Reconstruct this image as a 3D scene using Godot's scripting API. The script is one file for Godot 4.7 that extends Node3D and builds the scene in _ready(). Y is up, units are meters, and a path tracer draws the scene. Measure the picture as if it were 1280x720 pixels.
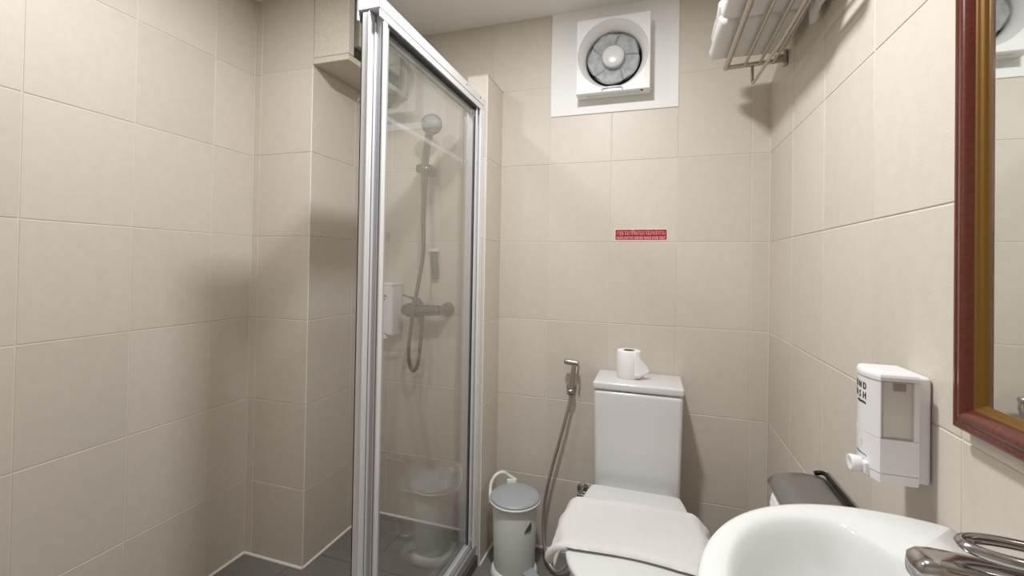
extends Node3D
# A small hotel bathroom: beige wall tiles, a framed glass shower screen, toilet, basin, mirror.
# Metres, y up, the floor at y = 0, the camera above the origin.

const EYE := Vector3(0, 1.203, 0)
const FOCAL := 540.884            # pixels of a 1280 x 720 frame
const CENTRE := Vector2(648.53, 326.1)
const XL := -1.5907               # left wall
const XR := 0.4147                # right wall
const ZB := -1.808                # back wall
const ZC := -1.3848               # front of the tiled column
const XC := -1.2935               # side of the tiled column
const ZF := 0.6                   # wall behind the camera
const TOP := 2.28
const PIER_X := -0.644
const PIER_Z := -1.62
const XG := -0.66                 # room side of the shower screen
const ROWS := [0.0, 0.3048, 0.6378, 0.9708, 1.3038, 1.6368, 1.9698, 2.28]

var M := {}
var cache := {}
var names := {}
var rng := RandomNumberGenerator.new()


func _ready() -> void:
	rng.seed = 41
	camera_and_light()
	materials()
	room()
	shower_screen()
	sliding_door()
	basin()
	toilet()
	mirror()
	exhaust_fan()
	towel_rack()
	towels()
	soap_dispenser()
	bin()
	bath_mat()
	toilet_roll()
	bidet_sprayer()
	shower_set()
	shower_dispenser()
	soap_holder()
	roll_holder()
	angle_valve()
	sticker()
	faucet()


# ------------------------------------------------------------------ camera and light
func camera_and_light() -> void:
	var c := Camera3D.new()
	c.name = "camera"
	c.basis = Basis(Vector3.UP, 0.29971) * Basis(Vector3.RIGHT, 0.0099) * Basis(Vector3.BACK, 0.016576)
	c.position = EYE
	c.projection = Camera3D.PROJECTION_FRUSTUM
	c.near = 0.05
	c.far = 30.0
	c.size = 720.0 / FOCAL * c.near
	c.frustum_offset = Vector2((640.0 - CENTRE.x) / FOCAL, (CENTRE.y - 360.0) / FOCAL) * c.near
	add_child(c)
	c.current = true
	var e := Environment.new()
	e.background_mode = Environment.BG_COLOR
	e.background_color = Color(0, 0, 0)
	e.tonemap_mode = Environment.TONE_MAPPER_LINEAR
	e.tonemap_exposure = 1.0
	e.sdfgi_enabled = true
	e.ssao_enabled = true
	e.ssil_enabled = true
	var w := WorldEnvironment.new()
	w.name = "environment"
	w.environment = e
	add_child(w)
	downlight(Vector3(-0.25, TOP, -0.81), 2.0, "round white ceiling downlight over the toilet side of the room")
	downlight(Vector3(-1.1, TOP, -0.72), 0.58, "round white ceiling downlight over the shower floor")


func downlight(at: Vector3, energy: float, label: String) -> void:
	var t := thing("ceiling_downlight", label, "ceiling light", at, 0.0, "ceiling downlights")
	put("trim_ring", lathe([Vector2(0.062, -0.001), Vector2(0.08, -0.001), Vector2(0.078, -0.008), Vector2(0.066, -0.012), Vector2(0.06, -0.006), Vector2(0.062, -0.001)], 40), flat_mat("ring", Color(0.9, 0.9, 0.88), 0.4), t)
	var em := flat_mat("lens", Color(0.95, 0.95, 0.92), 0.4)
	em.emission_enabled = true
	em.emission = Color(1.0, 0.98, 0.95)
	em.emission_energy_multiplier = 3.0
	put("lamp_lens", lathe([Vector2(0.0, -0.006), Vector2(0.058, -0.006), Vector2(0.06, -0.002), Vector2(0.0, -0.002)], 40), em, t)
	var l := AreaLight3D.new()
	l.name = "lamp_light"
	l.area_size = Vector2(0.1, 0.1)
	l.light_color = Color(0.98, 0.99, 1.0)
	l.light_energy = energy
	l.shadow_enabled = true
	l.set("area_range", 6.0)
	l.rotation_degrees.x = -90
	l.position.y = -0.014
	t.add_child(l)


# ------------------------------------------------------------------ naming
func numbered(called: String, parent: Node) -> String:
	var key := str(parent.get_instance_id()) + called
	var n: int = names.get(key, 0)
	names[key] = n + 1
	return called if n == 0 else "%s_%03d" % [called, n]


func thing(called: String, label: String, category: String, at := Vector3.ZERO, turn := 0.0, group := "") -> Node3D:
	var o := Node3D.new()
	o.name = numbered(called, self)
	add_child(o)
	o.position = at
	o.rotation.y = turn
	tag(o, label, category, group)
	return o


func tag(o: Node3D, label: String, category: String, group := "") -> void:
	o.set_meta("label", label)
	o.set_meta("category", category)
	if group:
		o.set_meta("group", group)


func put(called: String, mesh: Mesh, m: Material, parent: Node = null, at := Vector3.ZERO, b := Basis()) -> MeshInstance3D:
	var p: Node = parent if parent else self
	var o := MeshInstance3D.new()
	o.name = numbered(called, p)
	o.mesh = mesh
	o.material_override = m
	o.transform = Transform3D(b, at)
	p.add_child(o)
	return o


func structure(called: String, mesh: Mesh, m: Material, at := Vector3.ZERO, label := "", category := "") -> MeshInstance3D:
	var o := put(called, mesh, m, self, at)
	o.set_meta("kind", "structure")
	if label:
		tag(o, label, category)
	return o


# ------------------------------------------------------------------ materials
func flat_mat(key: String, c: Color, rough: float, metal := 0.0) -> StandardMaterial3D:
	if M.has(key):
		return M[key]
	var m := StandardMaterial3D.new()
	m.resource_name = key
	m.albedo_color = c
	m.roughness = rough
	m.metallic = metal
	M[key] = m
	return m


func noise_tex(freq: float, lo: Color, hi: Color, sd: int, octaves := 4, normal := false, bump := 1.0) -> NoiseTexture2D:
	var n := FastNoiseLite.new()
	n.seed = sd
	n.frequency = freq
	n.fractal_octaves = octaves
	var t := NoiseTexture2D.new()
	t.width = 512
	t.height = 512
	t.seamless = true
	t.noise = n
	if normal:
		t.as_normal_map = true
		t.bump_strength = bump
	else:
		var g := Gradient.new()
		g.set_color(0, lo)
		g.set_color(1, hi)
		t.color_ramp = g
	return t


func world_map(m: StandardMaterial3D, scale: float) -> void:
	m.uv1_triplanar = true
	m.uv1_world_triplanar = true
	m.uv1_scale = Vector3.ONE * scale


func materials() -> void:
	var grain := noise_tex(0.22, Color.BLACK, Color.WHITE, 3, 3, true, 2.0)
	var k := 0
	for c in [Color(0.842, 0.803, 0.752), Color(0.832, 0.794, 0.744), Color(0.85, 0.811, 0.762)]:
		var m := flat_mat("tile%d" % k, Color.WHITE, 0.42)
		m.albedo_texture = noise_tex(0.02, c * 0.987, c * 1.01, 10 + k)
		m.normal_enabled = true
		m.normal_texture = grain
		m.normal_scale = 0.16
		world_map(m, 2.2)
		k += 1
	flat_mat("grout", Color(0.87, 0.84, 0.79), 0.85)
	flat_mat("caulk", Color(0.93, 0.92, 0.9), 0.5)
	var pl := flat_mat("plaster", Color(0.96, 0.957, 0.945), 0.8)
	pl.normal_enabled = true
	pl.normal_texture = noise_tex(0.03, Color.BLACK, Color.WHITE, 8, 4, true, 3.0)
	pl.normal_scale = 0.3
	world_map(pl, 2.0)
	var ce := flat_mat("ceiling", Color(0.95, 0.945, 0.93), 0.9)
	ce.normal_enabled = true
	ce.normal_texture = pl.normal_texture
	ce.normal_scale = 0.3
	world_map(ce, 1.5)
	var cream := flat_mat("cream", Color(0.86, 0.825, 0.775), 0.6)
	cream.albedo_texture = noise_tex(0.03, Color(0.93, 0.92, 0.9), Color(1, 1, 1), 21)
	world_map(cream, 3.0)
	var fl := flat_mat("floor_tile", Color(0.53, 0.515, 0.495), 0.5)
	fl.albedo_texture = noise_tex(0.05, Color(0.86, 0.86, 0.86), Color(1, 1, 1), 31)
	world_map(fl, 3.0)
	flat_mat("floor_grout", Color(0.36, 0.34, 0.32), 0.9)
	flat_mat("curb", Color(0.36, 0.32, 0.28), 0.5)
	flat_mat("ceramic", Color(0.885, 0.885, 0.875), 0.08)
	flat_mat("cistern_white", Color(0.875, 0.87, 0.87), 0.16)
	flat_mat("plastic_white", Color(0.91, 0.905, 0.91), 0.3)
	flat_mat("fan_white", Color(0.95, 0.947, 0.94), 0.4)
	flat_mat("alu", Color(0.92, 0.92, 0.93), 0.3, 0.2)
	flat_mat("alu_grey", Color(0.74, 0.74, 0.76), 0.34, 0.5)
	flat_mat("gasket", Color(0.09, 0.09, 0.1), 0.6)
	flat_mat("chrome", Color(0.72, 0.71, 0.71), 0.13, 1.0)
	flat_mat("dark_chrome", Color(0.5, 0.49, 0.48), 0.16, 1.0)  # darker copy of chrome: greyer reflections are put into its colour
	flat_mat("nickel", Color(0.74, 0.71, 0.66), 0.3, 0.85)
	flat_mat("steel", Color(0.6, 0.6, 0.59), 0.36, 0.85)
	flat_mat("dark", Color(0.05, 0.05, 0.05), 0.6)
	flat_mat("ink", Color(0.06, 0.06, 0.07), 0.6)
	var gl := flat_mat("glass", Color(0.55, 0.58, 0.5, 0.035), 0.015)
	gl.transparency = BaseMaterial3D.TRANSPARENCY_ALPHA
	var gc := flat_mat("clear_bar", Color(0.93, 0.96, 1.0, 0.22), 0.06)
	gc.transparency = BaseMaterial3D.TRANSPARENCY_ALPHA
	var win := flat_mat("smoky", Color(0.9, 0.88, 0.86, 0.2), 0.2)
	win.transparency = BaseMaterial3D.TRANSPARENCY_ALPHA
	var wood := flat_mat("frame_wood", Color(0.42, 0.155, 0.085), 0.26)
	wood.albedo_texture = noise_tex(0.04, Color(0.72, 0.66, 0.62), Color(1, 1, 1), 51)
	wood.clearcoat_enabled = true
	wood.clearcoat = 0.5
	wood.clearcoat_roughness = 0.2
	world_map(wood, 6.0)
	flat_mat("frame_edge", Color(0.42, 0.19, 0.12), 0.3)
	flat_mat("gilt", Color(0.5, 0.36, 0.14), 0.36, 0.5)
	flat_mat("mirror", Color(0.93, 0.94, 0.93), 0.02, 1.0)
	var terry := flat_mat("terry", Color(0.93, 0.925, 0.91), 0.95)
	terry.normal_enabled = true
	terry.normal_texture = noise_tex(0.3, Color.BLACK, Color.WHITE, 61, 2, true, 6.0)
	terry.normal_scale = 0.55
	terry.rim_enabled = true
	terry.rim = 0.3
	world_map(terry, 7.0)
	flat_mat("paper", Color(0.95, 0.945, 0.94), 0.95)
	flat_mat("card", Color(0.42, 0.34, 0.27), 0.9)
	flat_mat("bin_body", Color(0.87, 0.885, 0.865), 0.4)
	flat_mat("bin_lid", Color(0.66, 0.675, 0.69), 0.35)
	flat_mat("bin_base", Color(0.93, 0.93, 0.91), 0.4)
	var bl := flat_mat("blade", Color(0.7, 0.705, 0.705), 0.45)
	bl.albedo_texture = noise_tex(0.008, Color(0.8, 0.81, 0.81), Color(1, 1, 1), 71, 2)
	world_map(bl, 6.0)
	flat_mat("sign_red", Color(0.66, 0.02, 0.08), 0.4)
	flat_mat("sign_white", Color(0.95, 0.88, 0.88), 0.5)
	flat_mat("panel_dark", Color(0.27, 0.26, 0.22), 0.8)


# ------------------------------------------------------------------ shapes
func cbox(s: Vector3, b: float) -> ArrayMesh:
	# a box with chamfered edges, 44 triangles
	var key := "%v %f" % [s, b]
	if cache.has(key):
		return cache[key]
	var h := s / 2.0
	var st := SurfaceTool.new()
	st.begin(Mesh.PRIMITIVE_TRIANGLES)
	var corner := func(sg: Vector3, axis: int) -> Vector3:
		var p := Vector3(h.x - b, h.y - b, h.z - b)
		p[axis] = h[axis]
		return p * sg
	for a in 3:
		var u := (a + 1) % 3
		var v := (a + 2) % 3
		for sa in [-1.0, 1.0]:
			var q := []
			for w in [[-1.0, -1.0], [1.0, -1.0], [1.0, 1.0], [-1.0, 1.0]]:
				var sg := Vector3.ZERO
				sg[a] = sa
				sg[u] = w[0]
				sg[v] = w[1]
				q.append(corner.call(sg, a))
			face(st, q)
			for su in [-1.0, 1.0]:
				var q2 := []
				for w in [[a, -1.0], [u, -1.0], [u, 1.0], [a, 1.0]]:
					var sg := Vector3.ZERO
					sg[a] = sa
					sg[u] = su
					sg[v] = w[1]
					q2.append(corner.call(sg, w[0]))
				face(st, q2)
	for sx in [-1.0, 1.0]:
		for sy in [-1.0, 1.0]:
			for sz in [-1.0, 1.0]:
				var sg := Vector3(sx, sy, sz)
				face(st, [corner.call(sg, 0), corner.call(sg, 1), corner.call(sg, 2)])
	var m := st.commit()
	cache[key] = m
	return m


func face(st: SurfaceTool, q: Array, c := Vector3.ZERO) -> void:
	# a flat polygon wound so that it faces away from c
	var n: Vector3 = (q[2] - q[0]).cross(q[1] - q[0]).normalized()
	if n.dot(q[0] - c) < 0.0:
		q.reverse()
		n = -n
	st.set_normal(n)
	for i in range(1, q.size() - 1):
		for p in [q[0], q[i], q[i + 1]]:
			st.set_normal(n)
			st.add_vertex(p)


func box(s: Vector3, b := 0.001) -> ArrayMesh:
	return cbox(s, minf(b, minf(s.x, minf(s.y, s.z)) * 0.4))


func span(a: Vector3, c: Vector3, b := 0.001) -> Array:
	# [mesh, centre] of the box between two corners
	return [box((c - a).abs(), b), (a + c) / 2.0]


func put_span(called: String, a: Vector3, c: Vector3, m: Material, parent: Node = null, b := 0.001) -> MeshInstance3D:
	var s := span(a, c, b)
	return put(called, s[0], m, parent, s[1])


func grid(rows: Array, closed: bool, flip := false, smooth := true) -> ArrayMesh:
	var st := SurfaceTool.new()
	st.begin(Mesh.PRIMITIVE_TRIANGLES)
	add_grid(st, rows, closed, flip, smooth)
	st.generate_normals()
	return st.commit()


func add_grid(st: SurfaceTool, rows: Array, closed: bool, flip := false, smooth := true) -> void:
	# quads between rows of points, in rows that all have the same count
	var n: int = rows[0].size()
	st.set_smooth_group(0 if smooth else -1)
	var cols := n if closed else n - 1
	for r in rows.size() - 1:
		for k in cols:
			var a: Vector3 = rows[r][k]
			var b: Vector3 = rows[r][(k + 1) % n]
			var c: Vector3 = rows[r + 1][(k + 1) % n]
			var d: Vector3 = rows[r + 1][k]
			for tri in [[a, b, c], [a, c, d]]:
				if tri[0].distance_squared_to(tri[1]) < 1e-14 or tri[1].distance_squared_to(tri[2]) < 1e-14 or tri[0].distance_squared_to(tri[2]) < 1e-14:
					continue
				if flip:
					tri.reverse()
				for p in tri:
					st.set_smooth_group(0 if smooth else -1)
					st.add_vertex(p)


func ring(r: float, y: float, seg: int, c := Vector2.ZERO, rz := -1.0) -> PackedVector3Array:
	var out := PackedVector3Array()
	for k in seg:
		var a := TAU * k / seg
		out.append(Vector3(c.x + cos(a) * r, y, c.y + sin(a) * (r if rz < 0.0 else rz)))
	return out


func lathe(profile: Array, seg := 32) -> ArrayMesh:
	# a profile of (radius, y) from the bottom up
	var rows := []
	for p in profile:
		rows.append(ring(maxf(p.x, 0.00001), p.y, seg))
	return grid(rows, true)


func smooth_path(pts: Array, per := 8) -> PackedVector3Array:
	var out := PackedVector3Array()
	for i in pts.size() - 1:
		var p0: Vector3 = pts[maxi(i - 1, 0)]
		var p1: Vector3 = pts[i]
		var p2: Vector3 = pts[i + 1]
		var p3: Vector3 = pts[mini(i + 2, pts.size() - 1)]
		for k in per:
			out.append(p1.cubic_interpolate(p2, p0, p3, float(k) / per))
	out.append(pts[-1])
	return out


func tube(path: Array, r, seg := 12, squash := 1.0) -> ArrayMesh:
	var st := SurfaceTool.new()
	st.begin(Mesh.PRIMITIVE_TRIANGLES)
	add_tube(st, path, r, seg, squash)
	st.generate_normals()
	return st.commit()


func add_tube(st: SurfaceTool, path: Array, r, seg := 12, squash := 1.0) -> void:
	var rows := []
	var n := path.size()
	var side := Vector3.ZERO
	for i in n:
		var t: Vector3 = (path[mini(i + 1, n - 1)] - path[maxi(i - 1, 0)]).normalized()
		if i == 0:
			side = t.cross(Vector3.UP if absf(t.y) < 0.9 else Vector3.RIGHT).normalized()
		side = (side - t * side.dot(t)).normalized()
		var other := t.cross(side)
		var rad: float = r[i] if r is Array else r
		var row := PackedVector3Array()
		for k in seg:
			var a := TAU * k / seg
			row.append(path[i] + (side * cos(a) + other * sin(a) * squash) * rad)
		if i == 0:
			rows.append(shrunk(row, path[i]))
		rows.append(row)
		if i == n - 1:
			rows.append(shrunk(row, path[i]))
	add_grid(st, rows.slice(1, -1), true, true)
	add_grid(st, rows.slice(0, 2), true, true, false)
	add_grid(st, rows.slice(-2), true, true, false)


func shrunk(row: PackedVector3Array, c: Vector3) -> PackedVector3Array:
	var out := PackedVector3Array()
	for p in row:
		out.append(c + (p - c) * 0.001)
	return out


func rounded(size: Vector3, r: float, n := 4, div := 1, warp = null) -> ArrayMesh:
	# a box with round edges; warp moves its points
	var st := SurfaceTool.new()
	st.begin(Mesh.PRIMITIVE_TRIANGLES)
	add_rounded(st, size, r, n, div, warp)
	st.generate_normals()
	return st.commit()


func add_rounded(st: SurfaceTool, size: Vector3, r: float, n := 4, div := 1, warp = null) -> void:
	var h := size / 2.0
	var steps := []
	for axis in 3:
		var list := []
		for k in n + 1:
			list.append(-(h[axis] - r) - r * tan(PI / 4.0 * (n - k) / n))
		for k in range(1, div):
			list.append(lerpf(-(h[axis] - r), h[axis] - r, float(k) / div))
		for k in n + 1:
			list.append(h[axis] - r + r * tan(PI / 4.0 * k / n))
		steps.append(list)
	for a in 3:
		var u := (a + 1) % 3
		var v := (a + 2) % 3
		for sa in [-1.0, 1.0]:
			var rows := []
			for pv in steps[v]:
				var row := PackedVector3Array()
				for pu in steps[u]:
					var p := Vector3.ZERO
					p[a] = sa * h[a]
					p[u] = pu
					p[v] = pv
					var inner := p.clamp(-(h - Vector3.ONE * r), h - Vector3.ONE * r)
					p = inner + (p - inner).normalized() * r
					row.append(warp.call(p) if warp != null else p)
				rows.append(row)
			add_grid(st, rows, false, sa > 0.0)


func prism(poly: PackedVector2Array, z0: float, z1: float) -> ArrayMesh:
	# a polygon in x and y, extruded along z
	var st := SurfaceTool.new()
	st.begin(Mesh.PRIMITIVE_TRIANGLES)
	add_prism(st, poly, z0, z1)
	return st.commit()


func add_prism(st: SurfaceTool, poly: PackedVector2Array, z0: float, z1: float) -> void:
	var tri := Geometry2D.triangulate_polygon(poly)
	var mid := (z0 + z1) / 2.0
	for i in range(0, tri.size(), 3):
		for z in [z0, z1]:
			var q := []
			for k in 3:
				q.append(Vector3(poly[tri[i + k]].x, poly[tri[i + k]].y, z))
			face(st, q, Vector3(q[0].x, q[0].y, mid))
	var ccw := not Geometry2D.is_polygon_clockwise(poly)
	for i in poly.size():
		var a := poly[i]
		var b := poly[(i + 1) % poly.size()]
		var out := Vector2(b.y - a.y, a.x - b.x).normalized() * (1.0 if ccw else -1.0)
		var m := (a + b) / 2.0 - out
		face(st, [Vector3(a.x, a.y, z0), Vector3(b.x, b.y, z0), Vector3(b.x, b.y, z1), Vector3(a.x, a.y, z1)], Vector3(m.x, m.y, mid))


# a frame of axes whose z axis is the wall's outward normal
func facing(n: Vector3) -> Basis:
	var x := Vector3.UP.cross(n).normalized()
	return Basis(x, n.cross(x), n)


# ------------------------------------------------------------------ the room
func tiles(parent: Node3D, origin: Vector3, n: Vector3, us: Array, vs: Array, cut = null) -> void:
	# one tile per cell of the lattice us x vs; origin lies on the tiles' outer face, u runs along facing(n).x
	var b := facing(n)
	var g := 0.0026
	for i in us.size() - 1:
		for j in vs.size() - 1:
			var r := Rect2(us[i], vs[j], us[i + 1] - us[i], vs[j + 1] - vs[j])
			if cut != null:
				r = cut.call(r)
			if r.size.x < 0.008 or r.size.y < 0.008:
				continue
			var m := box(Vector3(snappedf(r.size.x - g, 0.0002), snappedf(r.size.y - g, 0.0002), 0.006), 0.0012)
			var c := r.get_center()
			var at: Vector3 = origin + b.x * c.x + b.y * c.y - n * (0.003 + rng.randf_range(0.0, 0.0005))
			var tilt := Basis(b.x, rng.randf_range(-0.0012, 0.0012)) * Basis(b.y, rng.randf_range(-0.0012, 0.0012))
			put("tile", m, M["tile%d" % rng.randi_range(0, 2)], parent, at - parent.position, tilt * b)


func slab(called: String, a: Vector3, c: Vector3, m: Material, label: String, category := "wall") -> MeshInstance3D:
	var s := span(a, c, 0.0005)
	var o := structure(called, s[0], m, s[1], label, category)
	return o


func room() -> void:
	var back := 0.0017    # the grout lies this far behind the face of the tiles
	var th := 0.12
	# floor and ceiling
	var f := slab("floor", Vector3(XL - th, -0.1, ZB - th), Vector3(XR + th, -0.0015, ZF + th), M.floor_grout, "dark grey tiled bathroom floor", "floor")
	var fx := []
	var fz := []
	for k in range(-1, 7):
		fx.append(clampf(-1.358 + 0.3 * k, XL + 0.001, XR - 0.001))
	for k in range(-2, 8):
		fz.append(clampf(-1.476 + 0.3 * k, ZB + 0.001, ZF - 0.001))
	for i in fx.size() - 1:
		for j in fz.size() - 1:
			var w: float = fx[i + 1] - fx[i]
			var d: float = fz[j + 1] - fz[j]
			if w < 0.01 or d < 0.01:
				continue
			put("floor_tile", box(Vector3(w - 0.003, 0.006, d - 0.003), 0.001), M.floor_tile, f, Vector3(fx[i] + w / 2, -0.003, fz[j] + d / 2) - f.position)
	slab("ceiling", Vector3(XL - th, TOP, ZB - th), Vector3(XR + th, TOP + 0.1, ZF + th), M.ceiling, "plain off-white painted ceiling", "ceiling")
	# left wall
	var lw := slab("wall_left", Vector3(XL - th, 0, ZB - th), Vector3(XL - back, TOP, ZF + th), M.grout, "beige tiled wall beside the shower floor")
	var us := [-ZF]
	for k in range(5, -3, -1):
		us.append(0.6964 - 0.2594 * k)
	us.append(-ZC)
	us.sort()
	tiles(lw, Vector3(XL, 0, 0), Vector3.RIGHT, us, ROWS)
	# back wall, with a plastered patch round the fan
	var bw := slab("wall_back", Vector3(XL - th, 0, ZB - th), Vector3(XR + th, TOP, ZB - back), M.grout, "beige tiled wall behind the toilet")
	var xs := [XC, -1.2053, -0.9459, -0.6865, -0.4271, -0.1677, 0.0917, 0.3511, XR]
	tiles(bw, Vector3(0, 0, ZB), Vector3.BACK, xs, ROWS, func(r: Rect2) -> Rect2:
		if r.position.x > -0.43 and r.position.x < 0.05 and r.end.y > 1.84:
			r.size.y = 1.838 - r.position.y
		return r)
	var pp := PackedVector2Array([Vector2(-0.4245, 1.8405), Vector2(-0.2, 1.8405), Vector2(0.089, 1.8395), Vector2(0.0895, 2.05), Vector2(0.089, TOP), Vector2(-0.4235, TOP), Vector2(-0.4255, 2.1)])
	put("plaster_panel", prism(pp, ZB - 0.004, ZB + 0.003), M.plaster, bw, -bw.position)
	# right wall
	var rw := slab("wall_right", Vector3(XR + back, 0, ZB - th), Vector3(XR + th, TOP, ZF + th), M.grout, "beige tiled wall behind the basin and mirror")
	us = [ZB]
	for k in 9:
		us.append(-1.5399 + 0.2594 * k)
	us[-1] = ZF
	tiles(rw, Vector3(XR, 0, 0), Vector3.LEFT, us, ROWS)
	# wall behind the camera
	slab("wall_front", Vector3(XL - th, 0, ZF), Vector3(XR + th, TOP, ZF + th), M.cream, "plain cream wall behind the viewer")
	# tiled column in the far left corner
	var cw := slab("wall_column", Vector3(XL - 0.02, 0, ZB - 0.02), Vector3(XC - back, TOP, ZC - back), M.grout, "beige tiled column in the far corner of the shower")
	tiles(cw, Vector3(0, 0, ZC), Vector3.BACK, [XL, XC - 0.2594, XC], ROWS)
	var side_rows := ROWS.duplicate()
	side_rows[-1] = 1.9835
	tiles(cw, Vector3(XC, 0, 0), Vector3.RIGHT, [-ZC, -ZC + 0.2594, -ZB], side_rows)
	# boxed-in pipe run under the ceiling, with an open access panel on its side
	var x1 := -1.127
	var y0 := 1.987
	var o := slab("wall_bulkhead", Vector3(XC - 0.01, y0, ZB), Vector3(x1 - 0.045, TOP, ZC - 0.004), M.cream, "boxed-in cream bulkhead above the shower corner")
	var at := -o.position
	for q in [[Vector3(XC + 0.002, y0 + 0.0215, ZC - 0.006), Vector3(x1, TOP - 0.001, ZC + 0.0005), "front_panel"], [Vector3(XC + 0.002, y0 - 0.003, ZB + 0.001), Vector3(x1, y0 + 0.02, ZC + 0.001), "bottom_board"],
			[Vector3(x1 - 0.05, y0 + 0.0215, ZC - 0.032), Vector3(x1, TOP - 0.001, ZC - 0.007), "corner_strip"], [Vector3(x1 - 0.05, y0 + 0.0215, ZB + 0.002), Vector3(x1, TOP - 0.001, ZB + 0.02), "end_strip"]]:
		var s := span(q[0], q[1], 0.0015)
		put(q[2], s[0], M.cream, o, s[1] + at)
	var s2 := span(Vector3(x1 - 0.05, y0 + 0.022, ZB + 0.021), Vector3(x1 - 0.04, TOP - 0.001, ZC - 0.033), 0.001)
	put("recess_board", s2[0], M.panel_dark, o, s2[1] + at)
	s2 = span(Vector3(x1 - 0.04, 2.075, ZB + 0.05), Vector3(x1 - 0.012, TOP - 0.002, ZC - 0.08), 0.003)
	put("access_panel", s2[0], M.cream, o, s2[1] + at)
	# half-height pier that carries the shower screen
	var pr := slab("wall_pier", Vector3(-0.733, 0, ZB - 0.01), Vector3(PIER_X - back, 1.9685, PIER_Z - back), M.grout, "short beige tiled pier between shower and toilet")
	var prow := ROWS.slice(0, 7)
	tiles(pr, Vector3(PIER_X, 0, 0), Vector3.RIGHT, [-PIER_Z, -ZB], prow)
	tiles(pr, Vector3(0, 0, PIER_Z), Vector3.BACK, [-0.733, PIER_X], prow)
	put("pier_cap", box(Vector3(0.091, 0.004, 0.189), 0.001), M.tile1, pr, Vector3(-0.6885, 1.9705, (ZB + PIER_Z) / 2) - pr.position)
	put("corner_bead", box(Vector3(0.004, 1.966, 0.004), 0.0015), M.caulk, pr, Vector3(PIER_X - 0.0015, 0.984, PIER_Z - 0.0015) - pr.position)
	# column corner joint
	put("corner_bead", box(Vector3(0.004, 1.97, 0.004), 0.0015), M.caulk, cw, Vector3(XC - 0.0012, 0.986, ZC - 0.0012) - cw.position)
	# stone curb and beads of white sealant along the floor
	slab("trim_1", Vector3(-0.738, 0.0005, PIER_Z), Vector3(-0.652, 0.041, -0.9), M.curb, "low dark curb under the shower screen", "curb")
	var beads := [[Vector3(XL, 0, ZC), Vector3(XL, 0, 0.1), "shower wall"], [Vector3(XL, 0, ZC), Vector3(XC, 0, ZC), "front of the tiled column"], [Vector3(XC, 0, ZC), Vector3(XC, 0, ZB), "side of the tiled column"],
		[Vector3(XC, 0, ZB), Vector3(-0.733, 0, ZB), "back wall inside the shower"], [Vector3(PIER_X, 0, ZB), Vector3(XR, 0, ZB), "back wall behind the toilet"], [Vector3(PIER_X, 0, ZB), Vector3(PIER_X, 0, PIER_Z), "side of the pier"]]
	var k := 2
	for q in beads:
		structure("trim_%d" % k, tube([q[0] + Vector3(0, 0.002, 0), q[1] + Vector3(0, 0.002, 0)], 0.0065, 8), M.caulk, Vector3.ZERO, "bead of white sealant along the floor at the " + q[2], "sealant")
		k += 1
	# corner joints
	for q in [[Vector3(XL + 0.001, 0, ZC + 0.001), "left wall and column"], [Vector3(XR - 0.001, 0, ZB + 0.001), "back wall and right wall"], [Vector3(PIER_X + 0.001, 0, ZB + 0.001), "pier and back wall"]]:
		var top := 1.965 if k == 10 else TOP - 0.002
		structure("trim_%d" % k, tube([q[0] + Vector3(0, 0.004, 0), q[0] + Vector3(0, top, 0)], 0.0022, 6), M.grout, Vector3.ZERO, "upright light joint between " + q[1], "joint")
		k += 1


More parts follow.
